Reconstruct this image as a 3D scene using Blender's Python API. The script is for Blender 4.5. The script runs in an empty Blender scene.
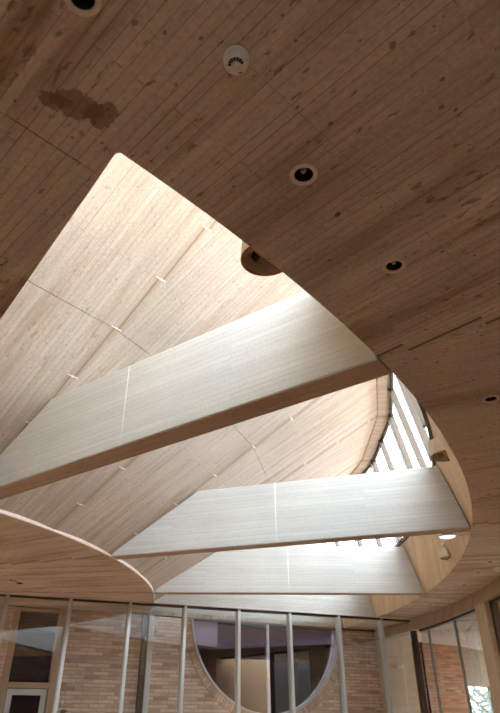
import bpy, bmesh, math, random
from mathutils import Vector, Matrix
random.seed(7)
C = bpy.context.scene.collection
PI = math.pi
S = 1.6                      # one plan unit (soffit height above the eye) in metres
EYE = 1.6
SOF = EYE + S                # soffit height 3.2 m
CX, CY = -4.38201*S, 4.94260*S     # centre of the ring-shaped rooflight
R_IN, R_OUT = 3.577*S, 5.845*S
STEP = 9.7
PHI0 = -44.6
W0, WK = 6.70*S, 0.485       # brick facade line  y = W0 + WK*x
G0, GK = 6.034*S, 0.404      # glass screen line  y = G0 + GK*x
rad = math.radians

def pc(r, deg, z=0.0):       # point from radius, angle, height (metres)
    return Vector((CX + r*math.cos(rad(deg)), CY + r*math.sin(rad(deg)), z))

# ------------------------------------------------------------------ node helpers
class NT:
    def __init__(self, name):
        self.m = bpy.data.materials.new(name); self.m.use_nodes = True
        self.t = self.m.node_tree; self.t.nodes.clear()
        self.out = self.t.nodes.new('ShaderNodeOutputMaterial')
    def n(self, typ, ins=None, **props):
        nd = self.t.nodes.new(typ)
        for k, v in props.items(): setattr(nd, k, v)
        for k, v in (ins or {}).items(): self.put(nd.inputs[k], v)
        return nd
    def put(self, sock, v):
        if isinstance(v, bpy.types.NodeSocket): self.t.links.new(v, sock)
        else: sock.default_value = v
    def math(self, op, a, b=0.0, c=None):
        nd = self.t.nodes.new('ShaderNodeMath'); nd.operation = op
        self.put(nd.inputs[0], a); self.put(nd.inputs[1], b)
        if c is not None: self.put(nd.inputs[2], c)
        return nd.outputs[0]
    def ramp(self, f, stops):
        nd = self.t.nodes.new('ShaderNodeValToRGB'); self.put(nd.inputs[0], f)
        e = nd.color_ramp.elements
        while len(e) < len(stops): e.new(0.5)
        for el, (p, c) in zip(e, stops):
            el.position = p; el.color = (c, c, c, 1) if isinstance(c, (int, float)) else (*c, 1)
        return nd.outputs[0]
    def mix(self, f, a, b, mode='MIX'):
        nd = self.t.nodes.new('ShaderNodeMix'); nd.data_type = 'RGBA'; nd.blend_type = mode
        self.put(nd.inputs[0], f)
        for i, v in ((6, a), (7, b)):
            if isinstance(v, tuple) and len(v) == 3: v = (*v, 1)
            self.put(nd.inputs[i], v)
        return nd.outputs[2]
    def xyz(self, x, y, z=0.0):
        nd = self.t.nodes.new('ShaderNodeCombineXYZ')
        for i, v in enumerate((x, y, z)): self.put(nd.inputs[i], v)
        return nd.outputs[0]
    def noise(self, v, scale, detail=3.0, rough=0.55, col=False):
        nd = self.n('ShaderNodeTexNoise', {'Vector': v, 'Scale': scale, 'Detail': detail, 'Roughness': rough})
        return nd.outputs[1 if col else 0]
    def finish(self, col, rough=0.8, height=None, dist=0.004, spec=0.3, metal=0.0, strength=0.6):
        b = self.n('ShaderNodeBsdfPrincipled', {'Base Color': col if not (isinstance(col, tuple) and len(col) == 3) else (*col, 1),
                   'Roughness': rough, 'Metallic': metal, 'Specular IOR Level': spec})
        if height is not None:
            bp = self.n('ShaderNodeBump', {'Height': height, 'Distance': dist, 'Strength': strength})
            self.t.links.new(bp.outputs[0], b.inputs['Normal'])
        self.t.links.new(b.outputs[0], self.out.inputs[0])
        return self.m

def board_mat(name, base, row=0.045, length=1.7, line=0.55, tone=0.16, stain=(0.3, 0.2, 0.1), stain_amt=0.5,
              speck=0.6, bay=None, joints=(), blob=None, lw=0.0022, warp=0.0, mottle=1.0, seam_stain_shade=0.22, seam_a=0.75, chips=0.0, seam_w=0.005, big=0.0):
    """board-marked concrete. bay = (first edge angle, step, tooth length) lays the boards out in fan bays
    about the object's origin; otherwise boards run along local X with Z (or Y) across."""
    k = NT(name)
    co = k.n('ShaderNodeTexCoord').outputs['Object']
    sp = k.n('ShaderNodeSeparateXYZ', {0: co}); x, y, z = sp.outputs
    seam = None
    if bay:
        p0, st, tooth, kz = bay
        r = k.math('SQRT', k.math('ADD', k.math('MULTIPLY', x, x), k.math('MULTIPLY', y, y)))
        phi = k.math('ARCTAN2', y, x)
        saw = k.math('SUBTRACT', k.math('FRACT', k.math('DIVIDE', r, tooth)), 0.5)
        ph = k.math('ADD', phi, k.math('DIVIDE', k.math('MULTIPLY', saw, tooth*math.tan(rad(st/2))), r))
        q = k.math('DIVIDE', k.math('SUBTRACT', ph, rad(p0)), rad(st))
        kk = k.math('FLOOR', q)
        fr = k.math('SUBTRACT', q, kk)
        pcn = k.math('ADD', k.math('MULTIPLY', k.math('ADD', kk, 0.5), rad(st)), rad(p0))
        cs, sn = k.math('COSINE', pcn), k.math('SINE', pcn)
        u = k.math('ADD', k.math('MULTIPLY', x, cs), k.math('MULTIPLY', y, sn))
        v = k.math('SUBTRACT', k.math('MULTIPLY', y, cs), k.math('MULTIPLY', x, sn))
        v = k.math('ADD', v, k.math('MULTIPLY', kk, 7.313))
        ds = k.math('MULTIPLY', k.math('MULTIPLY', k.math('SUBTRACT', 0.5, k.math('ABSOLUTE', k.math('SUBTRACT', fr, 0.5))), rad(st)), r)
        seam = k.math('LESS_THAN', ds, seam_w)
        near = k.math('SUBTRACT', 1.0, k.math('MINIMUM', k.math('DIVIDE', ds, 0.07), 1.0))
        u0 = u
        if kz: u = k.math('MULTIPLY', u, kz)
    else:
        u, v = x, k.math('ADD', z, y); u0 = u
    uv = k.xyz(u, v, 0.0)
    if warp:
        wv = k.noise(k.xyz(k.math('MULTIPLY', u, 0.6), v, 0.0), 1.0, 1.0)
        uv = k.xyz(u, k.math('ADD', v, k.math('MULTIPLY', wv, warp)), 0.0)
    br = k.n('ShaderNodeTexBrick', {'Vector': uv, 'Color1': (0, 0, 0, 1), 'Color2': (1, 1, 1, 1), 'Mortar': (0.5, 0.5, 0.5, 1),
             'Scale': 1.0, 'Mortar Size': lw, 'Mortar Smooth': 0.3, 'Bias': 0.0, 'Brick Width': length, 'Row Height': row})
    br.offset = 0.37; br.offset_frequency = 2
    bt, bl = br.outputs[0], br.outputs[1]
    grain = k.noise(k.xyz(k.math('MULTIPLY', u, 2.0), k.math('MULTIPLY', v, 60.0), 0.0), 1.0, 4.0)
    cloud = k.noise(co, 1.3, 4.0)
    streak = k.noise(k.xyz(k.math('MULTIPLY', u, 0.8), k.math('MULTIPLY', v, 7.0), 3.0), 1.0, 4.0, 0.65)
    fine = k.noise(co, 55.0, 3.0)
    t = k.math('ADD', k.math('MULTIPLY', k.math('SUBTRACT', bt, 0.5), tone), 1.0)
    t = k.math('ADD', t, k.math('MULTIPLY', k.math('SUBTRACT', grain, 0.5), 0.24))
    t = k.math('ADD', t, k.math('MULTIPLY', k.math('SUBTRACT', cloud, 0.5), 0.35*mottle))
    t = k.math('ADD', t, k.math('MULTIPLY', k.math('SUBTRACT', fine, 0.5), 0.3*mottle))
    col = k.mix(1.0, base, k.xyz(t, t, t), 'MULTIPLY')
    sm = k.ramp(streak, [(0.49, 0.0), (0.68, 1.0)])
    sm = k.math('MULTIPLY', sm, k.ramp(cloud, [(0.4, 0.25), (0.6, 1.0)]))
    col = k.mix(k.math('MULTIPLY', sm, stain_amt), col, stain)
    if big:                                          # broad water-stained bands along the boards
        bs = k.noise(k.xyz(k.math('MULTIPLY', u, 0.55), k.math('MULTIPLY', v, 2.6), 21.0), 1.0, 5.0, 0.6)
        col = k.mix(k.math('MULTIPLY', k.ramp(bs, [(0.50, 0.0), (0.66, 1.0)]), big), col, tuple(c*0.8 for c in stain))
    # board joints, stronger in places
    la = k.math('MULTIPLY', bl, k.ramp(k.noise(k.xyz(k.math('MULTIPLY', u, 1.3), k.math('MULTIPLY', v, 14.0), 9.0), 1.0, 2.0), [(0.38, 0.15), (0.66, 1.0)]))
    col = k.mix(k.math('MULTIPLY', la, line), col, tuple(c*0.3 for c in base))
    # bug holes and short rust specks
    vo = k.n('ShaderNodeTexVoronoi', {'Vector': k.xyz(k.math('MULTIPLY', u, 0.7), v, k.math('MULTIPLY', z, 0.2)), 'Scale': 9.0, 'Randomness': 1.0})
    rnd = k.n('ShaderNodeSeparateColor', {0: vo.outputs[1]}).outputs[0]
    wob = k.math('ADD', vo.outputs[0], k.math('MULTIPLY', k.math('SUBTRACT', fine, 0.5), 0.12))
    sk = k.math('LESS_THAN', wob, k.math('MULTIPLY', k.math('POWER', rnd, 6.0), 0.10))
    col = k.mix(k.math('MULTIPLY', sk, speck), col, tuple(c*0.4 for c in stain))
    v2 = k.n('ShaderNodeTexVoronoi', {'Vector': k.xyz(k.math('MULTIPLY', u, 0.8), v, k.math('MULTIPLY', z, 0.2)), 'Scale': 26.0, 'Randomness': 1.0})
    rn2 = k.n('ShaderNodeSeparateColor', {0: v2.outputs[1]}).outputs[1]
    s2 = k.math('LESS_THAN', k.math('ADD', v2.outputs[0], k.math('MULTIPLY', k.math('SUBTRACT', fine, 0.5), 0.25)), k.math('MULTIPLY', k.math('POWER', rn2, 4.0), 0.22))
    col = k.mix(k.math('MULTIPLY', s2, speck*0.7), col, tuple(c*0.4 for c in stain))
    # clustered small rust marks, drawn out along the boards
    mk_ = k.noise(k.xyz(k.math('MULTIPLY', u, 14.0), k.math('MULTIPLY', v, 34.0), 5.0), 1.0, 3.0, 0.6)
    mk_ = k.math('ADD', mk_, k.math('MULTIPLY', k.math('SUBTRACT', cloud, 0.5), 0.35))
    col = k.mix(k.math('MULTIPLY', k.ramp(mk_, [(0.62, 0.0), (0.70, 1.0)]), speck*0.75), col, tuple(c*0.55 for c in stain))
    hgt = k.math('ADD', k.math('MULTIPLY', bl, -0.6), k.math('ADD', k.math('MULTIPLY', grain, 0.35), k.math('MULTIPLY', bt, 0.35)))
    if seam is not None:
        col = k.mix(k.math('MULTIPLY', near, seam_stain_shade), col, stain)  # brown stain and step shade along the seams, both painted into the colour
        col = k.mix(k.math('MULTIPLY', seam, seam_a), col, tuple(c*0.22 for c in base))
        hgt = k.math('SUBTRACT', hgt, seam)
        if chips:                                    # pale broken corners where the board ends step
            cp = k.math('MULTIPLY', k.math('LESS_THAN', k.math('FRACT', k.math('DIVIDE', k.math('ADD', r, 0.006), tooth)), 0.028), k.math('LESS_THAN', ds, 0.03))
            col = k.mix(k.math('MULTIPLY', cp, chips), col, (0.85, 0.82, 0.78))
    for (u_at, w_, a_) in joints:
        d = k.math('ABSOLUTE', k.math('SUBTRACT', k.math('ADD', u0, k.math('MULTIPLY', k.math('SUBTRACT', fine, 0.5), 0.01)), u_at))
        j = k.math('LESS_THAN', d, w_)
        j = k.math('MULTIPLY', j, k.ramp(k.noise(co, 2.2, 2.0), [(0.4, 0.2), (0.55, 1.0)]))
        jc = tuple(c*0.22 for c in base) if a_ > 0 else tuple(min(1, c*1.6) for c in base)
        col = k.mix(k.math('MULTIPLY', j, abs(a_)), col, jc)
        hgt = k.math('SUBTRACT', hgt, j)
    if blob:
        for (bx, by, bang, ra, rb) in blob:
            rx = k.math('SUBTRACT', x, bx); ry = k.math('SUBTRACT', y, by)
            a = k.math('DIVIDE', k.math('ADD', k.math('MULTIPLY', rx, math.cos(bang)), k.math('MULTIPLY', ry, math.sin(bang))), ra)
            b = k.math('DIVIDE', k.math('SUBTRACT', k.math('MULTIPLY', ry, math.cos(bang)), k.math('MULTIPLY', rx, math.sin(bang))), rb)
            d = k.math('SQRT', k.math('ADD', k.math('MULTIPLY', a, a), k.math('MULTIPLY', b, b)))
            d = k.math('ADD', d, k.math('MULTIPLY', k.math('SUBTRACT', k.noise(co, 17.0, 4.0, 0.65), 0.5), 2.2))
            mk = k.ramp(d, [(0.86, 1.0), (0.98, 0.0)])
            col = k.mix(k.math('MULTIPLY', mk, 0.7), col, (0.19, 0.105, 0.035))
    return k.finish(col, 0.85, hgt, 0.004, 0.2)

def plain(name, col, rough=0.5, metal=0.0, spec=0.5, var=0.15, scale=18.0, stretch=(1, 1, 1)):
    k = NT(name)
    co = k.n('ShaderNodeTexCoord').outputs['Object']
    mp = k.n('ShaderNodeMapping', {'Vector': co, 'Scale': stretch}).outputs[0]
    f = k.noise(mp, scale, 4.0)
    t = k.math('ADD', k.math('MULTIPLY', k.math('SUBTRACT', f, 0.5), var*2), 1.0)
    return k.finish(k.mix(1.0, col, k.xyz(t, t, t), 'MULTIPLY'), rough, f, 0.001, spec, metal, 0.3)

def brick_mat(name, mode='wall', c1=(0.52, 0.33, 0.24), c2=(0.68, 0.51, 0.41)):
    k = NT(name)
    co = k.n('ShaderNodeTexCoord').outputs['Object']
    x, y, z = k.n('ShaderNodeSeparateXYZ', {0: co}).outputs
    if mode == 'wall': v = k.xyz(x, z, 0.0)
    else:                                            # a ring of bricks on end round local X/Z origin
        an = k.math('MULTIPLY', k.math('ARCTAN2', z, x), 1.45)
        v = k.xyz(k.math('SQRT', k.math('ADD', k.math('MULTIPLY', x, x), k.math('MULTIPLY', z, z))), an, 0.0)
    br = k.n('ShaderNodeTexBrick', {'Vector': v, 'Color1': (0, 0, 0, 1), 'Color2': (1, 1, 1, 1), 'Mortar': (0.5, 0.5, 0.5, 1), 'Scale': 1.0,
             'Mortar Size': 0.005, 'Mortar Smooth': 0.2, 'Bias': 0.0, 'Brick Width': 0.23, 'Row Height': 0.05})
    f = k.noise(co, 24.0, 4.0); cl = k.noise(co, 1.1, 3.0)
    col = k.ramp(br.outputs[0], [(0.0, tuple(c*0.72 for c in c1)), (0.12, c1), (0.55, c2), (0.85, tuple(c*1.12 for c in c2)), (1.0, (0.42, 0.33, 0.27))])
    t = k.math('ADD', k.math('MULTIPLY', k.math('SUBTRACT', f, 0.5), 0.5), k.math('ADD', 0.8, k.math('MULTIPLY', cl, 0.4)))
    col = k.mix(1.0, col, k.xyz(t, t, t), 'MULTIPLY')
    col = k.mix(br.outputs[1], col, tuple(0.72*(p+q)/2 for p, q in zip(c1, c2)))
    h = k.math('ADD', k.math('MULTIPLY', br.outputs[1], -1.0), k.math('MULTIPLY', f, 0.3))
    return k.finish(col, 0.9, h, 0.006, 0.15)

def glass_mat(name, tint=(1, 1, 1), boost=1.0, ior=1.5):
    k = NT(name)
    tr = k.n('ShaderNodeBsdfTransparent', {'Color': (*tint, 1)})
    gl = k.n('ShaderNodeBsdfGlossy', {'Color': (1, 1, 1, 1), 'Roughness': 0.0})
    ge = k.n('ShaderNodeNewGeometry')
    dp = k.n('ShaderNodeVectorMath', {0: ge.outputs['Normal'], 1: ge.outputs['Incoming']}, operation='DOT_PRODUCT').outputs['Value']
    c5 = k.math('POWER', k.math('SUBTRACT', 1.0, k.math('ABSOLUTE', dp)), 5.0)      # Schlick reflectance, alike on both faces of the pane
    f = k.math('MINIMUM', k.math('MULTIPLY', k.math('ADD', k.math('MULTIPLY', c5, 0.96), 0.04), boost), 1.0)
    mx = k.n('ShaderNodeMixShader', {0: f, 1: tr.outputs[0], 2: gl.outputs[0]})
    k.t.links.new(mx.outputs[0], k.out.inputs[0])
    return k.m

M = {}
B1 = (-0.3144*S - CX, 0.7000*S - CY)
M['soffit'] = board_mat('soffit_concrete', (0.63, 0.525, 0.42), row=0.035, length=1.2, line=0.6, tone=0.12, seam_a=0.85, seam_w=0.009, stain=(0.27, 0.16, 0.065), stain_amt=0.8,
                        speck=0.85, bay=(PHI0-STEP*1.0 - 0.2, STEP*2, 0.38, None), mottle=2.0, big=0.4,
                        joints=((5.765*S, 0.003, 0.7), (6.16*S, 0.002, 0.3)),
                        blob=[(B1[0]-0.012, B1[1]-0.012, rad(20), 0.085, 0.055), (B1[0]+0.055, B1[1]+0.02, rad(-20), 0.06, 0.04), (B1[0]-0.075, B1[1]-0.03, rad(10), 0.045, 0.035)])
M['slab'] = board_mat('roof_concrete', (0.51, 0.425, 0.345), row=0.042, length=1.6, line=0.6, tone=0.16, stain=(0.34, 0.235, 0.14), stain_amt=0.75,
                      speck=0.5, bay=(PHI0, STEP, 0.43, 1.17), joints=((4.548*S, 0.0028, 0.75),), seam_stain_shade=0.6, mottle=1.6, seam_a=0.5, chips=0.9)
M['upstand'] = board_mat('upstand_concrete', (0.68, 0.52, 0.345), row=0.06, length=0.8, line=0.3, tone=0.15, stain=(0.4, 0.25, 0.12), stain_amt=0.35, speck=0.3)
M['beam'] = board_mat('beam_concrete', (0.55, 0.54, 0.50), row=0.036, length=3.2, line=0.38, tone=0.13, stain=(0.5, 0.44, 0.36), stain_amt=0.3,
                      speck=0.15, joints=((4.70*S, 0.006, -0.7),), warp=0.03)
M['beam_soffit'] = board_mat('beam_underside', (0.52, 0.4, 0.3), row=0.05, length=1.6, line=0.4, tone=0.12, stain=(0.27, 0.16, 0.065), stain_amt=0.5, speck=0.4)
M['lintel'] = board_mat('lintel_concrete', (0.5, 0.38, 0.26), row=0.09, length=2.2, line=0.3, tone=0.12, stain=(0.3, 0.2, 0.1), stain_amt=0.4, speck=0.4)
M['panel'] = board_mat('panel_concrete', (0.27, 0.205, 0.135), row=0.3, length=2.2, line=0.3, tone=0.12, stain=(0.2, 0.14, 0.07), stain_amt=0.4, speck=0.4)
M['column'] = board_mat('column_concrete', (0.56, 0.44, 0.31), row=0.4, length=4.0, line=0.25, tone=0.1, stain=(0.35, 0.24, 0.13), stain_amt=0.4, speck=0.3)
M['eave'] = board_mat('eave_concrete', (0.62, 0.5, 0.42), row=0.12, length=2.0, line=0.25, tone=0.1, stain_amt=0.2, speck=0.2)
M['brick'] = brick_mat('pale_brick', 'wall')
M['brick_warm'] = brick_mat('warm_brick', 'wall', (0.4, 0.17, 0.09), (0.55, 0.29, 0.17))
M['arch'] = brick_mat('arch_brick', 'ring', (0.55, 0.33, 0.22), (0.62, 0.45, 0.34))
M['alu'] = plain('pale_aluminium', (0.6, 0.6, 0.58), 0.35, 0.6, 0.5, 0.05, 8, (1, 1, 0.1))
M['bronze'] = plain('dark_bronze', (0.10, 0.075, 0.055), 0.45, 0.5, 0.5, 0.1, 10)
M['bar'] = plain('glazing_bar_grey', (0.36, 0.35, 0.34), 0.5, 0.3, 0.5, 0.08, 10)
M['timber'] = plain('pale_timber', (0.42, 0.28, 0.19), 0.6, 0, 0.3, 0.2, 6, (8, 8, 0.6))
M['white'] = plain('white_plastic', (0.78, 0.76, 0.72), 0.4, 0, 0.5, 0.05, 20)
M['black'] = plain('black_recess', (0.012, 0.011, 0.01), 0.6, 0, 0.3, 0.1, 20)
k_ = NT('lit_lens'); em = k_.n('ShaderNodeEmission', {'Color': (0.95, 0.96, 1.0, 1), 'Strength': 0.45}); k_.t.links.new(em.outputs[0], k_.out.inputs[0]); M['lens'] = k_.m
M['red'] = plain('red_print', (0.45, 0.05, 0.05), 0.5, 0, 0.3, 0.05, 20)
M['trimring'] = plain('brown_trim', (0.72, 0.6, 0.5), 0.5, 0.1, 0.4, 0.1, 30)
M['reflector'] = plain('recess_reflector', (0.02, 0.018, 0.016), 0.5, 0.0, 0.5, 0.05, 20)
M['bulb'] = plain('frosted_bulb', (0.8, 0.77, 0.7), 0.25, 0, 0.5, 0.03, 20)
M['clay'] = plain('clay_shade', (0.36, 0.2, 0.11), 0.7, 0, 0.3, 0.2, 25)
M['cream'] = plain('cream_shade', (0.72, 0.62, 0.48), 0.6, 0, 0.3, 0.15, 14)
M['floor'] = plain('floor_brick', (0.56, 0.33, 0.19), 0.55, 0, 0.3, 0.25, 3)
M['paint'] = plain('inner_wall_paint', (0.55, 0.33, 0.2), 0.8, 0, 0.2, 0.1, 4)
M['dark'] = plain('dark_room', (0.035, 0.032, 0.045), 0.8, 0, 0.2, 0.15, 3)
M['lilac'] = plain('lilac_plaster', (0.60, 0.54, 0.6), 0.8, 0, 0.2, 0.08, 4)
M['lilac_dim'] = plain('lilac_plaster_dimmed', (0.26, 0.21, 0.27), 0.8, 0, 0.2, 0.08, 4)  # the lilac plaster again, with dimmer light painted into its colour
M['ground'] = plain('outdoor_paving', (0.34, 0.325, 0.30), 0.85, 0, 0.2, 0.2, 4)
M['darkblock'] = plain('dark_sky_block', (0.055, 0.05, 0.05), 0.9, 0, 0.1, 0.25, 5)  # for the added outside wall, near-black to keep glass reflections dark
M['bark'] = plain('bark', (0.14, 0.1, 0.07), 0.9, 0, 0.2, 0.3, 12)
M['leaf'] = plain('leaf', (0.03, 0.055, 0.022), 0.55, 0, 0.3, 0.4, 1.5)
M['roofmetal'] = plain('roof_flashing', (0.55, 0.62, 0.72), 0.4, 0.1, 0.5, 0.05, 6)
M['glass'] = glass_mat('clear_glass', (0.96, 0.98, 0.97), 2.4)
M['clearpane'] = glass_mat('plain_pane', (0.97, 0.98, 0.97), 0.2)
M['skyglass'] = glass_mat('rooflight_glass', (0.97, 0.985, 1.0), 0.6)
M['darkglass'] = glass_mat('smoked_glass', (0.62, 0.6, 0.7), 0.4)

# ------------------------------------------------------------------ mesh helpers
def link(name, bm, mat, parent=None, smooth=False, mats=None):
    bmesh.ops.recalc_face_normals(bm, faces=bm.faces)
    me = bpy.data.meshes.new(name); bm.to_mesh(me); bm.free()
    for m in (mats or [mat]): me.materials.append(m)
    if smooth:
        for p in me.polygons: p.use_smooth = True
    o = bpy.data.objects.new(name, me); C.objects.link(o)
    if parent is not None: o.parent = parent
    return o
def tag(o, label=None, cat=None, group=None, kind=None):
    if label: o['label'] = label
    if cat: o['category'] = cat
    if group: o['group'] = group
    if kind: o['kind'] = kind
    return o
def thing(name, label, cat, loc, rotz=0.0, group=None):
    o = bpy.data.objects.new(name, None); C.objects.link(o); o.empty_display_size = 0.1
    o.location = loc; o.rotation_euler = (0, 0, rotz)
    return tag(o, label, cat, group)
def root_structure(name, loc, rotz=0.0):
    o = bpy.data.objects.new(name, None); C.objects.link(o)
    o.location = loc; o.rotation_euler = (0, 0, rotz); o['kind'] = 'structure'
    return o
def struct(name, bm, mat, smooth=False):
    return tag(link(name, bm, mat, None, smooth), kind='structure')
def box(bm, x0, x1, y0, y1, z0, z1, mi=0):
    v = [bm.verts.new(p) for p in ((x0, y0, z0), (x1, y0, z0), (x1, y1, z0), (x0, y1, z0), (x0, y0, z1), (x1, y0, z1), (x1, y1, z1), (x0, y1, z1))]
    for f in ((3, 2, 1, 0), (4, 5, 6, 7), (0, 1, 5, 4), (1, 2, 6, 5), (2, 3, 7, 6), (3, 0, 4, 7)):
        bm.faces.new([v[i] for i in f]).material_index = mi
def bevel_box(bm, x0, x1, y0, y1, z0, z1, b):
    t = bmesh.new(); box(t, x0, x1, y0, y1, z0, z1)
    bmesh.ops.bevel(t, geom=list(t.edges), offset=b, segments=2, affect='EDGES', profile=0.5)
    m = bpy.data.meshes.new('t'); t.to_mesh(m); t.free(); bm.from_mesh(m); bpy.data.meshes.remove(m)
def prism(bm, pts, z0, z1):
    lo = [bm.verts.new((p[0], p[1], z0)) for p in pts]; hi = [bm.verts.new((p[0], p[1], z1)) for p in pts]
    bm.faces.new(list(reversed(lo))); bm.faces.new(hi)
    for i in range(len(pts)):
        j = (i+1) % len(pts); bm.faces.new((lo[i], lo[j], hi[j], hi[i]))
def extrude_profile(bm, prof, y0, y1):          # profile in local X/Z, pushed along Y
    a = [bm.verts.new((p[0], y0, p[1])) for p in prof]; b = [bm.verts.new((p[0], y1, p[1])) for p in prof]
    bm.faces.new(a); bm.faces.new(list(reversed(b)))
    for i in range(len(prof)):
        j = (i+1) % len(prof); bm.faces.new((a[i], b[i], b[j], a[j]))
def sweep(bm, rings, closed=False):              # rings of equal length, each a closed loop of points
    R = [[bm.verts.new(p) for p in r] for r in rings]
    n = len(R[0])
    for a, b in (zip(R, R[1:] + R[:1]) if closed else zip(R, R[1:])):
        for i in range(n):
            j = (i+1) % n; bm.faces.new((a[i], a[j], b[j], b[i]))
    if not closed:
        bm.faces.new(R[0]); bm.faces.new(list(reversed(R[-1])))
def lathe(bm, prof, seg=32, cap0=False, cap1=False, a0=0.0, a1=2*PI):
    full = abs(a1 - a0 - 2*PI) < 1e-6
    cols = []
    for i in range(seg if full else seg+1):
        a = a0 + (a1-a0)*i/seg
        cols.append([bm.verts.new((r*math.cos(a), r*math.sin(a), z)) for r, z in prof])
    pairs = list(zip(cols, cols[1:] + (cols[:1] if full else [])))
    for a, b in pairs:
        for i in range(len(prof)-1):
            bm.faces.new((a[i], b[i], b[i+1], a[i+1]))
    if cap0: bm.faces.new([c[0] for c in cols])
    if cap1: bm.faces.new([c[-1] for c in reversed(cols)])
def tube(bm, pts, r, seg=8):
    pts = [Vector(p) for p in pts]; rings = []
    for i, p in enumerate(pts):
        d = (pts[min(i+1, len(pts)-1)] - pts[max(i-1, 0)]).normalized()
        a = d.orthogonal().normalized(); b = d.cross(a)
        rr = r[i] if isinstance(r, (list, tuple)) else r
        rings.append([p + rr*(a*math.cos(2*PI*k/seg) + b*math.sin(2*PI*k/seg)) for k in range(seg)])
    sweep(bm, rings)
def filled(name, loops, z0, z1):                 # flat plate with holes -> mesh
    cu = bpy.data.curves.new(name, 'CURVE'); cu.dimensions = '2D'; cu.fill_mode = 'BOTH'; cu.extrude = abs(z1-z0)/2
    for lp in loops:
        sp = cu.splines.new('POLY'); sp.points.add(len(lp)-1); sp.use_cyclic_u = True
        for q, p in zip(sp.points, lp): q.co = (p[0], p[1], 0, 1)
    ob = bpy.data.objects.new(name, cu); C.objects.link(ob)
    dg = bpy.context.evaluated_depsgraph_get(); dg.update()
    me = bpy.data.meshes.new_from_object(ob.evaluated_get(dg))
    bpy.data.objects.remove(ob); bpy.data.curves.remove(cu)
    me.transform(Matrix.Translation((0, 0, (z0+z1)/2)))
    for p in me.polygons: p.use_smooth = False
    return me

# ------------------------------------------------------------------ soffit with the ring-shaped opening
T = 0.06
def wall_hit(r):                                  # angle where the facade line crosses radius r
    lo, hi = 10.0, 30.0
    for _ in range(50):
        m = (lo+hi)/2; p = pc(r, m)
        if p.y < W0 + WK*p.x: lo = m
        else: hi = m
    return lo
RING = 6.25*S
aw_in, aw_out, aw_ring = wall_hit(R_IN), wall_hit(R_OUT), wall_hit(RING + 0.09)
L = lambda p: (p[0]-CX, p[1]-CY)                  # plan point in the ring centre's frame
def arc(r, a, b, n): return [pc(r, a + (b-a)*i/n) for i in range(n+1)]
e0, e1 = pc(R_OUT, -45.21), pc(5.125*S, -44.19)        # the straight near edge of the opening
ed = (e1 - e0).normalized(); t_ = 0.0
while (e0 + ed*t_ - Vector((CX, CY, 0))).length > R_IN: t_ += 0.002
e2 = e0 + ed*t_; a_in = math.degrees(math.atan2(e2.y - CY, e2.x - CX))
hole = [L(p) for p in [e0 + ed*0.016] + arc(R_OUT, -45.14, aw_out, 90) + arc(R_IN, aw_in, a_in, 70)]
outer = [(-4.6*S, -3.2*S), (3.4*S, -3.2*S), (3.4*S, 2.9*S), tuple(pc(RING, -14)[:2])] + [tuple(p[:2]) for p in arc(RING + 0.05, -13.5, aw_ring, 40)] + [(1.3*S, W0 + WK*1.3*S + 0.27), (-4.6*S, W0 - WK*4.6*S + 0.27)]
outer = [(p[0]-CX, p[1]-CY) for p in outer]
LIGHTS = [(-0.264, 0.499, 1.0), (0.117, 0.860, 1.0), (0.366, 1.153, 1.0), (0.850, 1.867, 1.0), (1.638, 4.233, 1.0), (1.660, 4.562, 1.0), (1.681, 4.975, 1.0),
          (1.618, 5.802, 1.0), (1.567, 6.134, 1.0), (-1.803, 4.665, 0.6), (-1.781, 4.70, 0.6), (-1.775, 4.775, 1.1)]
holes = []
for x, y, s in LIGHTS:
    holes.append([(x*S - CX + 0.034*s*math.cos(2*PI*i/20), y*S - CY + 0.034*s*math.sin(2*PI*i/20)) for i in range(20)])
me = filled('ceiling', [outer, hole] + holes, 0, T)
me.materials.append(M['soffit'])
ceil = bpy.data.objects.new('ceiling', me); C.objects.link(ceil); ceil.location = (CX, CY, SOF); ceil['kind'] = 'structure'

# pale chamfered lip round the opening
bm = bmesh.new()
def lip(r, s, a): return [pc(r, a, SOF - 0.001), pc(r - s*0.005, a, SOF + 0.005), pc(r - s*0.005, a, SOF + T), pc(r + s*0.006, a, SOF + T), pc(r + s*0.006, a, SOF + 0.002)]
sweep(bm, [lip(R_IN + 0.004, -1, a_in + (aw_in - a_in)*i/60) for i in range(61)])
struct('trim_1', bm, M['eave'])

# ------------------------------------------------------------------ rooflight: sloping roof, upstand, end walls
ANG = [PHI0 + STEP*i for i in range(8)]
Z = lambda h: SOF + S*h
H_R, H_Z = 5.535*S, S*1.10
bm = bmesh.new()
rings = []
for a in ANG:
    q = [(3.57*S, 0.004*S), (5.445*S, 1.205*S), (5.455*S, 1.198*S), (5.562*S, 1.195*S), (5.60*S, 1.34*S), (3.45*S, 0.17*S), (3.45*S, 0.05*S)]
    if a == ANG[0]:                                # first facet runs on a little past the near edge
        a2 = PHI0 - 3.0; f_ = math.cos(rad(STEP/2))/math.cos(rad(STEP/2 + 3.0))
        rings.append([(r*f_*math.cos(rad(a2)), r*f_*math.sin(rad(a2)), z) for r, z in q])
    else: rings.append([(r*math.cos(rad(a)), r*math.sin(rad(a)), z) for r, z in q])
sweep(bm, rings)
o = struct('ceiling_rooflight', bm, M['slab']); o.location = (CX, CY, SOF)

bm = bmesh.new()
prof = [(5.845, 0.001), (5.718, 0.42), (5.84, 0.42), (5.95, 0.05)]
n = 46
sweep(bm, [[pc(r*S, -47.0 + (aw_out + 47.0)*i/n, SOF + z*S) for r, z in prof] for i in range(n+1)])
o = struct('wall_rooflight', bm, M['upstand'])
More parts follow.
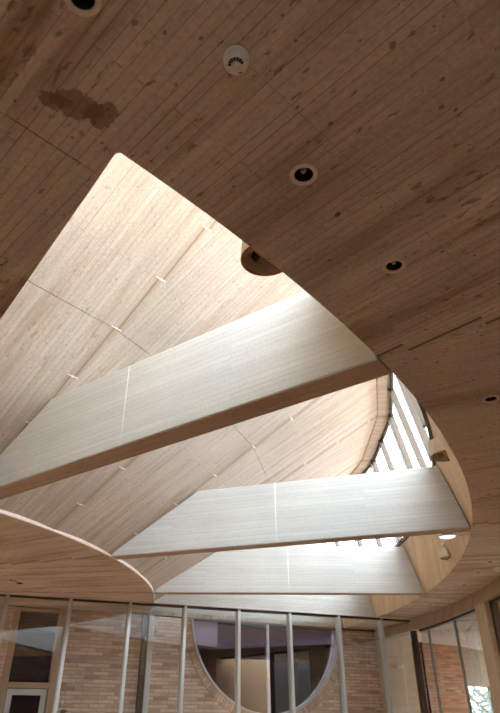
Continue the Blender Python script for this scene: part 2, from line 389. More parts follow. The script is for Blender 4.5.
# end wall on the near radial edge
bm = bmesh.new()
a = -46.2
endp = [(3.5, 0.04), (5.80, 0.04), (5.72, 0.42), (5.60, 1.25), (5.43, 1.22), (3.5, 0.05)]
sweep(bm, [[pc(r*S, a, SOF + z*S) for r, z in endp], [pc(r*S, a - 1.2, SOF + z*S) for r, z in endp]])
struct('wall_near_end', bm, M['upstand'])
# concrete wall closing the rooflight above the brick facade
bm = bmesh.new()
wl = math.atan(WK); kw = 1/math.cos(wl)
wx = lambda x: x*S*kw                              # plan x (units) -> metres along the facade
wall_rot = wl
def facade(name_bm, mat, name, parent=None, smooth=False):
    o = link(name, name_bm, mat, parent, smooth)
    if parent is None: o.location = (0, W0, 0); o.rotation_euler = (0, 0, wall_rot)
    return o
extrude_profile(bm, [(wx(-1.12), SOF + 0.0), (wx(1.06), SOF + 0.0), (wx(0.96), SOF + 0.42*S), (wx(0.84), SOF + 1.3*S), (wx(0.70), SOF + 1.28*S), (wx(-1.12), SOF + 0.1*S)], 0.0, 0.12)
bm2 = bm
o = facade(bm2, M['beam'], 'wall_far_end'); o['kind'] = 'structure'

# ------------------------------------------------------------------ beams
def underside(o):                                  # darker, browner boards on the underside
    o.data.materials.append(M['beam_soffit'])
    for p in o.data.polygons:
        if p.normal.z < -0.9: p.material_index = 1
def beam(name_label, phi, th, right_r=5.838, slope_end=5.722, top=0.385, left_r=3.585):
    t = thing('concrete_beam', name_label, 'beam', (CX, CY, SOF), rad(phi), 'concrete beams crossing the rooflight')
    b = bmesh.new()
    k = 4.175
    prof = [(left_r*S, 0.0), (right_r*S, 0.0), (slope_end*S, top*S), (k*S, top*S), ((left_r+0.02)*S, 0.03*S)]
    extrude_profile(b, prof, 0.0, th)
    bmesh.ops.bevel(b, geom=[e for e in b.edges if all(abs(v.co.z) < 1e-5 for v in e.verts) and abs(e.verts[0].co.y - e.verts[1].co.y) < 1e-5], offset=0.008, segments=1, affect='EDGES')
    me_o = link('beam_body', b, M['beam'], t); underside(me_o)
    return t
beam('longest pale concrete beam, nearest, crossing the rooflight diagonally from left edge', -35.0, 0.185)
beam('second pale concrete beam in, its right end beside the white lamp fitting', -15.2, 0.15)
beam('third pale concrete beam, the nearly level one in front of the glass screen', 3.55, 0.13)
# the last beam follows the glass screen
gl_rot = math.atan(GK); kg = 1/math.cos(gl_rot)
gx = lambda x: x*S*kg
t = thing('concrete_beam', 'lowest pale concrete beam lying right on top of the glass screen', 'beam', (0, G0, SOF), gl_rot, 'concrete beams crossing the rooflight')
b = bmesh.new()
extrude_profile(b, [(gx(-0.905), 0.0), (gx(1.245), 0.0), (gx(1.145), 0.385*S), (gx(-0.33), 0.385*S), (gx(-0.885), 0.03*S)], -0.085, 0.05)
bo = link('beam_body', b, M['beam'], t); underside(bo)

# ------------------------------------------------------------------ window_1: the sloped clerestory ring
win1 = root_structure('window_1', (CX, CY, SOF))
def cl(r, a, z): return Vector((r*S*math.cos(rad(a)), r*S*math.sin(rad(a)), z*S))
SILL = (5.708, 0.425); HEAD = (5.557, 1.195)
def corner_r(a, r):                                # stay on the straight facets
    k = math.floor((a - PHI0)/STEP); m = PHI0 + (k+0.5)*STEP
    return r*math.cos(rad(STEP/2))/math.cos(rad(a - m))
def bar(a, half, depth, mat):
    b = bmesh.new()
    rs, rh = SILL[0], corner_r(a, HEAD[0])
    p0, p1 = cl(rs - 0.004, a, SILL[1]), cl(rh - 0.004, a, HEAD[1] + 0.004)
    tn = Vector((-math.sin(rad(a)), math.cos(rad(a)), 0))
    nn = (p1 - p0).cross(tn).normalized()
    if nn.dot(Vector((math.cos(rad(a)), math.sin(rad(a)), 0))) > 0: nn = -nn
    rg = []
    for p in (p0, p1):
        rg.append([p - tn*half - nn*0.03, p + tn*half - nn*0.03, p + tn*half + nn*depth, p - tn*half + nn*depth])
    sweep(b, rg)
    link('glazing_bar', b, mat, win1)
barang = [PHI0 + STEP/2*i for i in range(1, 14)]
for i, a in enumerate(barang):
    if i % 2 == 1:
        bar(a - 0.34, 0.015, 0.035, M['bronze']); bar(a + 0.34, 0.015, 0.035, M['bar'])
    else:
        bar(a, 0.017, 0.04, M['bronze'])
edges = [PHI0] + barang + [21.0]
for a, b_ in zip(edges, edges[1:]):
    b = bmesh.new()
    q = [cl(SILL[0], a, SILL[1]), cl(SILL[0], b_, SILL[1]), cl(corner_r(b_-1e-4, HEAD[0]), b_, HEAD[1]), cl(corner_r(a+1e-4, HEAD[0]), a, HEAD[1])]
    nrm = (q[1]-q[0]).cross(q[3]-q[0]).normalized()*0.004
    sweep(b, [[p - nrm for p in q], [p + nrm for p in q]])
    link('pane', b, M['skyglass'], win1)
for nm, (r, z), mat in (('head_rail', (HEAD[0]-0.004, HEAD[1]-0.012), M['bronze']), ('sill_rail', (SILL[0]-0.004, SILL[1]+0.008), M['bronze'])):
    b = bmesh.new(); rg = []
    for a in ([PHI0 + STEP*i for i in range(8)] if nm == 'head_rail' else [PHI0 + i*2.0 for i in range(33)]):
        ex = 0.05 if nm == 'sill_rail' else 0.012; dn = 0.016 if nm == 'sill_rail' else 0.012
        rg.append([cl(r - 0.006, a, z - dn), cl(r + ex, a, z - dn), cl(r + ex, a, z + 0.012), cl(r - 0.008, a, z + 0.012)])
    sweep(b, rg); link(nm, b, mat, win1)
# ------------------------------------------------------------------ glass screen under the last beam: window_2
win2 = root_structure('window_2', (0, G0, 0), gl_rot)
mx = [-2.964, -2.49, -2.017, -1.545, -1.072, -0.608, -0.130, 0.354, 0.845, 1.299]
for i, x in enumerate(mx):
    b = bmesh.new(); bevel_box(b, gx(x)-0.022, gx(x)+0.022, -0.05, 0.05, 0.0, SOF, 0.004)
    box(b, gx(x)-0.028, gx(x)-0.022, -0.02, 0.05, 0.0, SOF); box(b, gx(x)+0.022, gx(x)+0.028, -0.02, 0.05, 0.0, SOF)
    link('mullion', b, M['alu'], win2)
xe = 1.655
b = bmesh.new(); bevel_box(b, gx(xe)-0.03, gx(xe)+0.03, -0.05, 0.05, 0.0, SOF, 0.004); link('corner_post', b, M['bronze'], win2)
for x0, x1 in zip(mx, mx[1:] + [xe]):
    b = bmesh.new(); box(b, gx(x0)+0.02, gx(x1)-0.02, -0.004, 0.004, 0.02, SOF-0.015); link('pane', b, M['glass'], win2)
b = bmesh.new(); box(b, gx(-2.96), gx(xe), -0.035, 0.035, SOF-0.022, SOF-0.001); link('head_rail', b, M['bronze'], win2)
b = bmesh.new(); box(b, gx(-2.96), gx(xe), -0.04, 0.04, 0.0, 0.08); link('sill_rail', b, M['bronze'], win2)

# ------------------------------------------------------------------ ring lintel, column, right-hand glazing: window_3
LZ = EYE + 0.90*S
bm = bmesh.new()
sec = [(RING, LZ), (RING, SOF), (RING + 0.24, SOF), (RING + 0.24, LZ)]
sweep(bm, [[pc(r, a, z) for r, z in sec] for a in [-14 + (24.5+14)*i/30 for i in range(31)]])
tag(link('ring_lintel', bm, M['lintel']), 'curved board-marked concrete lintel over the glazing at the right', 'lintel')
t = thing('concrete_column', 'pale concrete column under the curved lintel at the right edge', 'column', pc(RING + 0.11, 2.45, 0), rad(2.45))
b = bmesh.new(); bevel_box(b, -0.135, 0.135, -0.16, 0.16, 0.0, LZ, 0.012); link('shaft', b, M['column'], t)
win3 = root_structure('window_3', (CX, CY, 0))
def ringbox(bm, r0, r1, a0, a1, z0, z1, n=1):
    sweep(bm, [[Vector((r*math.cos(rad(a)), r*math.sin(rad(a)), z)) for r, z in ((r0, z0), (r1, z0), (r1, z1), (r0, z1))] for a in [a0 + (a1-a0)*i/n for i in range(n+1)]])
for a in (13.9, 8.95):
    b = bmesh.new(); ringbox(b, RING+0.085, RING+0.115, a-0.11, a+0.11, 0.0, LZ); link('mullion', b, M['bar'], win3)
for a0, a1 in ((3.4, 8.85), (9.05, 13.8), (14.0, 15.2), (-4.6, 1.0), (-12.5, -4.9)):
    b = bmesh.new(); ringbox(b, RING+0.09, RING+0.097, a0, a1, 0.0, LZ, 3); link('pane', b, M['glass'], win3)
b = bmesh.new(); ringbox(b, RING+0.05, RING+0.14, 1.05, 1.5, 0.0, LZ); link('frame_jamb', b, M['bronze'], win3)
b = bmesh.new(); ringbox(b, RING+0.05, RING+0.14, -4.9, -4.6, 0.0, LZ); link('frame_jamb', b, M['bronze'], win3)
for a0, a1 in ((-12.5, 1.05), (3.4, 15.2)):
    b = bmesh.new(); ringbox(b, RING+0.06, RING+0.13, a0, a1, LZ-0.03, LZ, 8); link('head_rail', b, M['bronze'], win3)

# ------------------------------------------------------------------ eave outside the ring
eave = [tuple(p[:2]) for p in arc(RING + 0.22, -13, 24, 30)] + [(1.40*S, 7.5*S), (2.0*S, 7.9*S), (2.6*S, 8.3*S), (3.2*S, 9.0*S), (3.9*S, 8.6*S), (3.5*S, 5.5*S), (2.9*S, 4.0*S)]
bm = bmesh.new(); prism(bm, eave, LZ, LZ + 0.25)
struct('ceiling_eave', bm, M['eave'])

# ------------------------------------------------------------------ brick facade with the round window
RC, CXW, CZW = 0.862*S, wx(0.178), EYE + 1.03*S
topz = SOF - 0.012
def arcpts(R, a0, a1, n): return [(CXW + R*math.cos(a0 + (a1-a0)*i/n), CZW + R*math.sin(a0 + (a1-a0)*i/n)) for i in range(n+1)]
ta = math.asin((topz - CZW)/RC)
notch = arcpts(RC, PI - ta, 2*PI + ta, 64)
loop = [(wx(-1.69), 0.0), (wx(1.45), 0.0), (wx(1.45), topz)] + list(reversed(notch)) + [(wx(-1.69), topz)]
me = filled('wall_brick', [loop], -0.24, -0.012)
me.transform(Matrix.Rotation(PI/2, 4, 'X')); me.materials.append(M['brick'])
o = bpy.data.objects.new('wall_brick', me); C.objects.link(o); o.location = (0, W0, 0); o.rotation_euler = (0, 0, wall_rot); o['kind'] = 'structure'
bm = bmesh.new(); box(bm, wx(-4.4), wx(-2.11), 0.012, 0.24, 0.0, topz)
o = facade(bm, M['brick'], 'wall_brick_left'); o['kind'] = 'structure'
# ring of bricks on end round the window
bm = bmesh.new()
Ra, Rb = RC + 0.012, RC + 0.125
tb = math.asin((topz - CZW)/Rb)
rg = []
for i in range(65):
    a = PI - tb + (PI + 2*tb)*i/64
    c, s_ = math.cos(a), math.sin(a)
    rg.append([(Ra*c, 0.004, Ra*s_), (Rb*c, 0.004, Rb*s_), (Rb*c, 0.1, Rb*s_), (Ra*c, 0.1, Ra*s_)])
sweep(bm, rg)
o = link('trim_2', bm, M['arch']); o['kind'] = 'structure'
o.location = Vector((0, W0, CZW)) + Matrix.Rotation(wall_rot, 3, 'Z') @ Vector((CXW, 0, 0)); o.rotation_euler = (0, 0, wall_rot)
win4 = root_structure('window_4', Vector((0, W0, CZW)) + Matrix.Rotation(wall_rot, 3, 'Z') @ Vector((CXW, 0, 0)), wall_rot)
bm = bmesh.new(); rg = []
for i in range(65):
    a = PI - ta + (PI + 2*ta)*i/64
    c, s_ = math.cos(a), math.sin(a)
    r0, r1 = RC - 0.022, RC + 0.012
    rg.append([(r0*c, -0.012, r0*s_), (r1*c, -0.012, r1*s_), (r1*c, 0.12, r1*s_), (r0*c, 0.12, r0*s_)])
sweep(bm, rg); link('round_frame', bm, M['alu'], win4)
bm = bmesh.new(); box(bm, -0.02, 0.02, 0.05, 0.11, -RC+0.02, topz-CZW); link('frame_bar', bm, M['lilac'], win4)
bm = bmesh.new(); dome = [(0.98*RC*math.cos(PI - ta + (PI + 2*ta)*i/48), 0.98*RC*math.sin(PI - ta + (PI + 2*ta)*i/48)) for i in range(49)]
extrude_profile(bm, dome, 0.07, 0.078); link('pane', bm, M['darkglass'], win4)

# dark rooms behind the facade
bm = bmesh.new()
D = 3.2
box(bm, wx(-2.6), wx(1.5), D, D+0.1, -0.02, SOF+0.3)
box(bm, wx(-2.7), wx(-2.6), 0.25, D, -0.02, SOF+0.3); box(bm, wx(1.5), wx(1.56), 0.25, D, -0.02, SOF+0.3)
box(bm, wx(-2.6), wx(1.5), 0.56, D, SOF+0.09, SOF+0.19)  # roof stops short: slot added so sky light reaches the downstand beams
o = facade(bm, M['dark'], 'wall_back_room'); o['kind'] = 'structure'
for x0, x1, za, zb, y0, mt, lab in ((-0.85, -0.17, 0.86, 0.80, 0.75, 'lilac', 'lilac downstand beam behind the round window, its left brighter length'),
                                (-0.165, 1.3, 0.80, 0.93, 1.0, 'lilac_dim', 'lilac downstand beam behind the round window, its right length coloured dimmer')):
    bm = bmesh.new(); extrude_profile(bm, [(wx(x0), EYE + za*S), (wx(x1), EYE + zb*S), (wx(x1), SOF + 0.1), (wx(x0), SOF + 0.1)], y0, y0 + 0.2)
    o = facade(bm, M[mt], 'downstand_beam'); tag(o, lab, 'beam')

# ------------------------------------------------------------------ door_1 at the left of the facade
d1 = root_structure('door_1', (0, W0, 0), wall_rot)
for x0, x1 in ((-2.112, -2.058), (-1.752, -1.688)):
    b = bmesh.new(); bevel_box(b, wx(x0), wx(x1), -0.03, 0.16, 0.0, SOF-0.015, 0.01); link('jamb', b, M['timber'], d1)
b = bmesh.new(); bevel_box(b, wx(-2.058), wx(-1.752), -0.02, 0.15, SOF-0.06, SOF-0.015, 0.006); link('head', b, M['timber'], d1)
b = bmesh.new(); bevel_box(b, wx(-2.058), wx(-1.752), -0.02, 0.14, 2.17, 2.24, 0.006); link('transom', b, M['timber'], d1)
b = bmesh.new(); box(b, wx(-2.055), wx(-1.755), 0.05, 0.058, 2.24, SOF-0.06); link('transom_pane', b, M['darkglass'], d1)
b = bmesh.new()
lx0, lx1 = wx(-2.05), wx(-1.76)
box(b, lx0, lx0+0.07, 0.02, 0.065, 0.01, 2.165); box(b, lx1-0.07, lx1, 0.02, 0.065, 0.01, 2.165); box(b, lx0+0.07, lx1-0.07, 0.02, 0.065, 2.09, 2.165); box(b, lx0+0.07, lx1-0.07, 0.02, 0.065, 0.01, 0.2)
leaf = link('door_leaf', b, M['alu'], d1)
b = bmesh.new(); box(b, lx0+0.07, lx1-0.07, 0.04, 0.046, 0.2, 2.09); link('leaf_pane', b, M['darkglass'], leaf)
b = bmesh.new(); tube(b, [(lx1-0.035, 0.02, 0.95), (lx1-0.035, -0.03, 0.97), (lx1-0.035, -0.03, 1.28), (lx1-0.035, 0.02, 1.3)], 0.011); link('handle', b, M['bronze'], leaf)

# post standing against the brick, half light, half dark
t = thing('steel_post', 'slim steel post, dark and pale sides, against the left brick wall', 'post', Vector((0, W0, 0)) + Matrix.Rotation(wall_rot, 3, 'Z') @ Vector((wx(-1.0), 0, 0)), wall_rot)
b = bmesh.new(); box(b, -0.085, -0.005, -0.05, 0.011, 0.0, SOF-0.005); link('dark_channel', b, M['bronze'], t)['label'] = 'dark bronze channel'
b = bmesh.new(); bevel_box(b, -0.005, 0.075, -0.075, 0.012, 0.0, SOF-0.005, 0.006); link('pale_upright', b, M['alu'], t)

# dark frame line over the brick pier right of the round window
t = thing('pier_frame', 'thin dark metal frame round the brick pier right of the round window', 'frame', Vector((0, W0, 0)) + Matrix.Rotation(wall_rot, 3, 'Z') @ Vector((wx(1.45), 0, 0)), wall_rot)
b = bmesh.new(); box(b, -0.035, 0.0, -0.03, 0.012, 0.0, SOF-0.03); link('upright', b, M['bronze'], t)
b = bmesh.new(); box(b, wx(0.99)-wx(1.45), 0.0, -0.03, 0.012, SOF-0.03, SOF-0.002); link('top_rail', b, M['bronze'], t)

# ------------------------------------------------------------------ walls at the right, under the eave
def seg_struct(name, p0, p1, z0, z1, mat, th=0.22, kind='structure'):
    p0, p1 = Vector((p0[0]*S, p0[1]*S)), Vector((p1[0]*S, p1[1]*S)); d = p1 - p0
    b = bmesh.new(); box(b, 0, d.length, 0, th, z0, z1)
    o = link(name, b, mat); o.location = (p0.x, p0.y, 0); o.rotation_euler = (0, 0, math.atan2(d.y, d.x))
    if kind: o['kind'] = kind
    return o
P = [(1.455, 7.275), (1.80, 7.50), (2.47, 7.95), (2.98, 8.51)]
t = thing('concrete_column', 'broad flat concrete column carrying a small oval wall lamp', 'column', (P[0][0]*S, P[0][1]*S, 0), math.atan2(P[1][1]-P[0][1], P[1][0]-P[0][0]))
cw = (Vector(P[1]) - Vector(P[0])).length*S
b = bmesh.new(); bevel_box(b, 0.0, cw, -0.02, 0.25, 0.0, LZ, 0.008); link('shaft', b, M['column'], t)
cang = math.atan2(P[1][1]-P[0][1], P[1][0]-P[0][0])
seg_struct('wall_brick_right', (1.83, 7.52), P[2], 0.0, LZ, M['brick_warm'])
b = bmesh.new(); box(b, 0.006, 0.036, 0.03, 0.2, 0.0, LZ)
o = link('movement_joint', b, M['bronze']); o.location = (1.80*S, 7.50*S, 0); o.rotation_euler = (0, 0, cang); tag(o, 'dark vertical joint strip between broad column and right-hand brick wall', 'joint strip')
b = bmesh.new(); box(b, 0.0, 0.03, -0.035, 0.0, 0.0, LZ)
o = link('rain_pipe', b, M['bronze']); 
o.location = (1.93*S, 7.587*S, 0); o.rotation_euler = (0, 0, cang); tag(o, 'slim dark square pipe on the right-hand brick wall', 'pipe')
seg_struct('wall_panel_right', P[2], (3.35, 8.92), EYE + 0.50*S, LZ, M['panel'])
# window_5 below the concrete panel
d = Vector(P[3]) - Vector(P[2]); w5 = root_structure('window_5', (P[2][0]*S, P[2][1]*S, 0), math.atan2(d.y, d.x))
for x0, x1 in ((0.0, 0.05), (1.22, 1.27)):
    b = bmesh.new(); box(b, x0, x1, 0.02, 0.1, 0.0, EYE+0.5*S); link('frame', b, M['bronze'], w5)
b = bmesh.new(); box(b, 0.05, 1.22, 0.05, 0.056, 0.02, EYE+0.5*S-0.01); link('pane', b, M['clearpane'], w5)

# oval wall lamp on the broad column
pl = Vector((1.590*S, 7.363*S, EYE + 0.632*S))
t = thing('wall_lamp', 'small oval beige bulkhead lamp on the broad concrete column', 'lamp', pl, cang)
def ell(bm, rx, ry, rz, c=(0, 0, 0), half=None):
    r = bmesh.ops.create_uvsphere(bm, u_segments=20, v_segments=12, radius=1.0)
    for v in r['verts']: v.co = Vector((v.co.x*rx + c[0], v.co.y*ry + c[1], v.co.z*rz + c[2]))
b = bmesh.new(); ell(b, 0.105, 0.075, 0.042, (0, -0.035, 0)); link('diffuser', b, M['cream'], t, True)
b = bmesh.new(); bevel_box(b, -0.09, 0.09, -0.045, 0.0, -0.012, 0.035, 0.008); link('back_plate', b, M['trimring'], t)

# concrete wall outside the right-hand pane
bm = bmesh.new()
prism(bm, [(2.13*S, 5.06*S), (3.05*S, 4.40*S), (3.12*S, 4.50*S), (2.17*S, 5.16*S)], 0.0, LZ)
struct('wall_outside_right', bm, M['lintel'])

seg_struct('wall_light_block', (3.02, 4.25), (3.86, 7.5), 0.0, SOF + 0.8, M['brick_warm'], -0.2)  # added wall, holds back light and sky reflections under the eave

seg_struct('wall_sky_block', (4.7, 1.5), (4.9, 7.6), 0.0, 4.2, M['darkblock'], -0.2)  # added unseen wall, keeps bright sky out of the glass reflections

# small fittings on the left brick wall
fo = lambda x, z: Vector((0, W0, z)) + Matrix.Rotation(wall_rot, 3, 'Z') @ Vector((wx(x), 0.012, 0))
b = bmesh.new(); ell(b, 0.018, 0.022, 0.022); o = link('wall_sensor', b, M['white'], None, True); o.location = fo(-1.635, EYE + 0.252*S); o.rotation_euler = (0, 0, wall_rot)
tag(o, 'tiny white round sensor on the brick beside the door', 'sensor')
t = thing('wall_bracket', 'small dark bracket on the brick below the white sensor', 'bracket', fo(-1.619, EYE + 0.19*S), wall_rot)
b = bmesh.new(); box(b, -0.03, 0.03, -0.02, 0.0, -0.02, 0.02); link('back_plate', b, M['bronze'], t)
b = bmesh.new(); box(b, -0.03, 0.05, -0.07, -0.02, -0.006, 0.012); link('arm', b, M['bronze'], t)

# ------------------------------------------------------------------ recessed downlights
def make_downlight():
    t = thing('downlight', 'd', 'downlight', (0, 0, SOF), 0, 'recessed downlights in the soffit')
    b = bmesh.new(); lathe(b, [(0.032, 0.004), (0.0322, -0.0015), (0.036, -0.0025), (0.046, -0.002), (0.0485, 0.0005), (0.0485, 0.002), (0.032, 0.004)], 36); link('trim_ring', b, M['trimring'], t, True)
    b = bmesh.new(); lathe(b, [(0.0325, 0.0), (0.0322, 0.05), (0.024, 0.095), (0.0, 0.1)], 28); link('reflector', b, M['reflector'], t, True)
    b = bmesh.new()
    tube(b, [(-0.007, 0, 0.098), (-0.007, 0, 0.022), (-0.004, 0, 0.014), (0.004, 0, 0.014), (0.007, 0, 0.022), (0.007, 0, 0.098)], 0.0055, 8)
    tube(b, [(0, 0.009, 0.098), (0, 0.009, 0.024), (0, 0.004, 0.018)], 0.005, 8)
    link('bulb', b, M['bulb'], t, True)
    return t
def copy_tree(o, parent=None):
    c = o.copy(); C.objects.link(c)
    if parent is not None: c.parent = parent
    for ch in list(o.children): copy_tree(ch, c)
    return c
DL = ['round downlight cut by the top edge of the picture, left of smoke detector',
      'round downlight in the dark soffit just above the rooflight corner edge',
      'oval-looking downlight in dark soffit right of the longest beam end',
      'downlight at the right edge of the soffit, beside the upper clerestory glazing',
      'downlight nearest the white ceiling sensor at the far right soffit',
      'second downlight of the far right row, behind the one nearest the sensor',
      'third downlight of the far right row, below the hooded lamp',
      'fourth downlight of the far right row, close to the curved lintel',
      'last downlight of the far right row, next to the glass screen corner',
      'small leftmost of the three dark sockets on the lower left soffit',
      'small middle one of the three dark sockets on the lower left soffit',
      'largest of the three dark sockets grouped on the lower left soffit']
proto = make_downlight()
def make_socket():                                   # plain dark hole with a thin rim, no lamp in it
    t = thing('ceiling_socket', 'd', 'ceiling socket', (0, 0, SOF), 0, 'dark sockets in the lower left soffit')
    b = bmesh.new(); lathe(b, [(0.0335, 0.002), (0.0335, -0.001), (0.036, -0.001), (0.0365, 0.002), (0.0335, 0.002)], 28); link('rim', b, M['bronze'], t, True)
    b = bmesh.new(); lathe(b, [(0.0338, 0.0), (0.0335, 0.07), (0.0, 0.074)], 28); link('recess', b, M['black'], t, True)
    return t
socket = make_socket()
for i, (x, y, s) in enumerate(LIGHTS):
    o = proto if i == 0 else socket if i == 9 else copy_tree(socket if i > 9 else proto)
    o.location = (x*S, y*S, SOF); o.scale = (s, s, s); o['label'] = DL[i]
    o.rotation_euler = (0, 0, rad(-60 + 23*i))

# smoke detector
t = thing('smoke_detector', 'white round smoke detector on the dark soffit near the top', 'smoke detector', (-0.0195*S, 0.600*S, SOF), rad(-10))
b = bmesh.new(); lathe(b, [(0.0, 0.001), (0.036, 0.001), (0.037, -0.004), (0.037, -0.016), (0.035, -0.018), (0.0, -0.018)], 40); link('base', b, M['white'], t, True)
b = bmesh.new(); lathe(b, [(0.035, -0.018), (0.0355, -0.026), (0.033, -0.034), (0.027, -0.040), (0.022, -0.042), (0.0, -0.042)], 40); cov = link('cover', b, M['white'], t, True)
for k in range(7):
    a = PI + PI*(k + 0.5)/7
    b = bmesh.new(); r0, r1 = 0.014, 0.022
    q = [(r*math.cos(a + da), r*math.sin(a + da)) for r, da in ((r0, -0.16), (r0, 0.16), (r1, 0.16), (r1, -0.16))]
    prism(b, [(x, y - 0.004) for x, y in q], -0.0445, -0.0415); link('vent_slot', b, M['black'], cov)
b = bmesh.new(); lathe(b, [(0.0, -0.041), (0.012, -0.041), (0.0115, -0.051), (0.009, -0.054), (0.0, -0.054)], 24)
for v in b.verts: v.co.y -= 0.004
link('sensor_dome', b, M['white'], cov, True)
b = bmesh.new(); box(b, 0.002, 0.013, 0.0195, 0.0222, -0.0435, -0.0405); link('red_mark', b, M['red'], cov)['label'] = 'thin red printed mark'

# white ceiling sensor, far right
t = thing('ceiling_sensor', 'small white dome sensor on the soffit at the far right edge', 'sensor', (1.745*S, 4.411*S, SOF))
b = bmesh.new(); lathe(b, [(0.0, 0.001), (0.045, 0.001), (0.045, -0.012), (0.034, -0.02), (0.02, -0.04), (0.0, -0.046)], 28); link('dome', b, M['white'], t, True)

# ------------------------------------------------------------------ hooded uplights on the upstand
def hood(phi, label, r_at=5.79, z_at=0.09, sc=1.0):
    t = thing('hooded_lamp', label, 'lamp', pc(r_at*S, phi, SOF + z_at*S), rad(phi) + PI, 'hooded lamps on the rooflight upstand')
    tilt = math.atan(0.127/0.42)
    n = 20
    def ring(rr, z, off): return [(off + rr*1.05*math.cos(-PI/2 + PI*i/n) + 0.0, rr*math.sin(-PI/2 + PI*i/n), z) for i in range(n+1)]
    b = bmesh.new()
    def shell(outr, inr, z0, z1, f):                # D-shaped cup, open below, flat against the wall
        V = lambda L_: [b.verts.new(p) for p in L_]
        back = lambda z: z*math.tan(tilt)
        o0, o1 = V(ring(outr, z0, back(z0))), V(ring(outr*f, z1, back(z1)))
        i0, i1 = V(ring(inr, z0, back(z0) + 0.012)), V(ring(inr*f*0.92, z1 - 0.014, back(z1) + 0.012))
        m = n + 1
        for i in range(m):
            j = (i+1) % m
            b.faces.new((o0[i], o0[j], o1[j], o1[i])); b.faces.new((i0[j], i0[i], i1[i], i1[j])); b.faces.new((o0[j], o0[i], i0[i], i0[j]))
        b.faces.new(list(reversed(o1))); b.faces.new(i1)
    shell(0.092*sc, 0.068*sc, -0.03, 0.085, 0.72)
    o = link('shade', b, M['cream'], t)
    o.data.materials.append(M['clay'])
    for p in o.data.polygons:
        if abs(p.normal.z) > 0.9 and p.center.z < -0.02: p.material_index = 1
    b = bmesh.new(); tube(b, [(0.045*sc, 0, 0.05), (0.045*sc, 0, 0.02), (0.045*sc, 0, -0.005)], [0.013, 0.02, 0.006], 12); link('bulb', b, M['reflector'], t, True)
    return t
hood(-40.15, 'hooded lamp half hidden by soffit edge, above the longest beam', 5.79, 0.092, 1.2)
hood(-24.6, 'hooded lamp under the clerestory at the top right of the second beam', 5.795, 0.085, 1.25)
t = hood(-5.9, 'hooded lamp hanging below the white fitting, far right of the rooflight', 5.805, 0.075)
b = bmesh.new(); tube(b, [(0.04, 0.0, 0.08), (0.05, 0.09, 0.10), (0.075, 0.45, 0.08), (0.09, 0.72, 0.05)], 0.011, 8); link('conduit', b, M['cream'], t, True)

# white lamp fitting at the end of the second beam
t = thing('lamp_fitting', 'white oval lamp fitting with a cable, at right end of second beam', 'lamp fitting', pc(5.714*S, -13.55, SOF + 0.012*S), rad(-15.2))
b = bmesh.new(); ell(b, 0.088, 0.06, 0.03); link('housing', b, M['white'], t, True)
b = bmesh.new(); bevel_box(b, -0.05, 0.05, -0.112, -0.03, -0.008, 0.014, 0.004); link('bracket', b, M['bronze'], t)
b = bmesh.new(); ell(b, 0.078, 0.05, 0.022, (0, 0, -0.016)); link('lens', b, M['lens'], t, True)
b = bmesh.new(); tube(b, [(0.07, 0, 0.0), (0.12, -0.01, -0.018), (0.17, -0.012, -0.004), (0.185, -0.012, 0.004), (0.205, -0.012, 0.01)], 0.0055, 8); link('cable', b, M['white'], t, True)

# ------------------------------------------------------------------ floor, enclosing walls, outside
bm = bmesh.new(); prism(bm, [(-5*S, -3.4*S), (3.6*S, -3.4*S), (3.6*S, 3.0*S)] + [tuple(p[:2]) for p in arc(RING+0.2, -13.5, aw_ring, 20)] + [(1.9*S, 7.6*S), (1.6*S, 9.4*S), (-5*S, 6.3*S)], -0.12, 0.0)
struct('floor', bm, M['floor'])
def glazed_wall(name, win, p0, p1, t0, t1, z0, z1, nbar):   # wall with one wide window opening
    p0, p1 = Vector((p0[0]*S, p0[1]*S)), Vector((p1[0]*S, p1[1]*S)); d = p1 - p0; Ln = d.length
    a, c = Ln*t0, Ln*t1
    me = filled(name, [[(0, 0), (Ln, 0), (Ln, SOF), (0, SOF)], [(a, z0), (c, z0), (c, z1), (a, z1)]], 0, 0.2)
    me.transform(Matrix.Rotation(PI/2, 4, 'X')); me.materials.append(M['paint'])
    o = bpy.data.objects.new(name, me); C.objects.link(o); o.location = (p0.x, p0.y, 0); o.rotation_euler = (0, 0, math.atan2(d.y, d.x)); o['kind'] = 'structure'
    w = root_structure(win, (p0.x, p0.y, 0), math.atan2(d.y, d.x))
    for k in range(nbar + 1):
        b = bmesh.new(); x = a + (c - a)*k/nbar; box(b, x-0.03, x+0.03, -0.15, -0.07, z0, z1); link('mullion', b, M['alu'], w)
    b = bmesh.new(); box(b, a, c, -0.112, -0.106, z0, z1); link('pane', b, M['glass'], w)
glazed_wall('wall_left', 'fill_window_6', (-3.0, -3.0), (-3.0, 4.80), 0.83, 0.91, 0.7, SOF-1.0, 2)  # unseen window added for more bounce light on the far left soffit
glazed_wall('wall_back', 'fill_window_7', (3.2, -3.0), (-3.1, -3.0), 0.36, 0.60, 0.7, 2.2, 3)  # unseen window added to brighten the near soffit
seg_struct('wall_right', (3.2, -3.1), (3.2, 2.95), 0, SOF, M['paint'], -0.2)
seg_struct('wall_right_return', (3.3, 2.95), (1.70, 3.40), 0, SOF, M['paint'], -0.2)
bm = bmesh.new(); box(bm, -60, 60, -60, 60, -0.3, -0.125); struct('ground', bm, M['ground'])

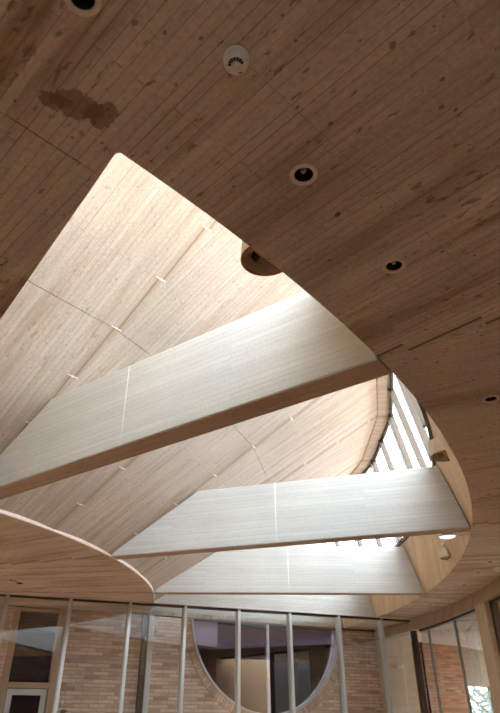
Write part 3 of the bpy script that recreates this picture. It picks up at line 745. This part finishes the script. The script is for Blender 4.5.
def tree(x, y, h, rad_, label, seed):
    rnd = random.Random(seed)
    t = thing('broadleaf_tree', label, 'tree', (x, y, -0.125), 0, 'trees outside the right-hand window')
    b = bmesh.new(); pts = [(0, 0, 0), (0.1, 0.05, h*0.3), (0.05, 0.1, h*0.6), (0, 0, h*0.85)]
    tube(b, pts, [0.17, 0.14, 0.1, 0.04], 8)
    for k in range(7):
        a = rnd.uniform(0, 2*PI); z = h*rnd.uniform(0.35, 0.7)
        tube(b, [(0.05, 0.05, z), (rad_*0.4*math.cos(a), rad_*0.4*math.sin(a), z + 0.4), (rad_*0.8*math.cos(a), rad_*0.8*math.sin(a), z + 1.0)], [0.06, 0.04, 0.015], 6)
    link('trunk', b, M['bark'], t, True)
    b = bmesh.new()
    for k in range(3400):
        u = Vector((rnd.gauss(0, 1), rnd.gauss(0, 1), rnd.gauss(0, 1))).normalized()*(rnd.random()**0.4)
        p = Vector((u.x*rad_, u.y*rad_, h*0.45 + u.z*h*0.44))
        d = Vector((rnd.gauss(0, 1), rnd.gauss(0, 1), rnd.gauss(0, 0.6))).normalized(); e = d.orthogonal().normalized()
        s = rnd.uniform(0.06, 0.13)
        vs = [b.verts.new(p + q) for q in (-d*s, e*s*0.45, d*s, -e*s*0.45)]; b.faces.new(vs)
    link('foliage', b, M['leaf'], t)
tree(6.4, 18.5, 5.5, 2.4, 'leafy green tree seen through the right window, the nearer crown', 3)
tree(11.6, 23.5, 6.2, 2.8, 'leafy green tree seen through the right window, farther back', 4)

# ------------------------------------------------------------------ light
w = bpy.data.worlds.new('sky'); bpy.context.scene.world = w; w.use_nodes = True
nt = w.node_tree; nt.nodes.clear()
ou = nt.nodes.new('ShaderNodeOutputWorld'); bg = nt.nodes.new('ShaderNodeBackground')
tc = nt.nodes.new('ShaderNodeTexCoord'); no = nt.nodes.new('ShaderNodeTexNoise'); no.inputs['Scale'].default_value = 2.2; no.inputs['Detail'].default_value = 4
rp = nt.nodes.new('ShaderNodeValToRGB')
rp.color_ramp.elements[0].position = 0.40; rp.color_ramp.elements[0].color = (0.74, 0.87, 1.0, 1)
rp.color_ramp.elements[1].position = 0.62; rp.color_ramp.elements[1].color = (0.94, 0.975, 1, 1)
nt.links.new(tc.outputs['Generated'], no.inputs['Vector']); nt.links.new(no.outputs[0], rp.inputs[0])
nt.links.new(rp.outputs[0], bg.inputs[0]); bg.inputs[1].default_value = 5.0
nt.links.new(bg.outputs[0], ou.inputs[0])
# ------------------------------------------------------------------ camera
cd = bpy.data.cameras.new('camera'); cam = bpy.data.objects.new('camera', cd); C.objects.link(cam)
cd.sensor_fit = 'HORIZONTAL'; cd.sensor_width = 24.0; cd.lens = 597.61/500*24.0
cd.clip_start = 0.05
th, ro = rad(32.4374), -0.475286
fw = Vector((0, math.cos(th), math.sin(th))); up = Vector((0, -math.sin(th), math.cos(th))); rt = Vector((1, 0, 0))
rx_ = -0.0082954
ca, sa = math.cos(rx_), math.sin(rx_)
R_ = rt*ca + up*sa; U_ = -rt*sa + up*ca
cam.matrix_world = Matrix(((R_.x, U_.x, -fw.x, 0), (R_.y, U_.y, -fw.y, 0), (R_.z, U_.z, -fw.z, EYE), (0, 0, 0, 1)))
bpy.context.scene.camera = cam
vs = bpy.context.scene.view_settings
vs.view_transform = 'Standard'; vs.look = 'None'; vs.gamma = 1; vs.exposure = 1.45
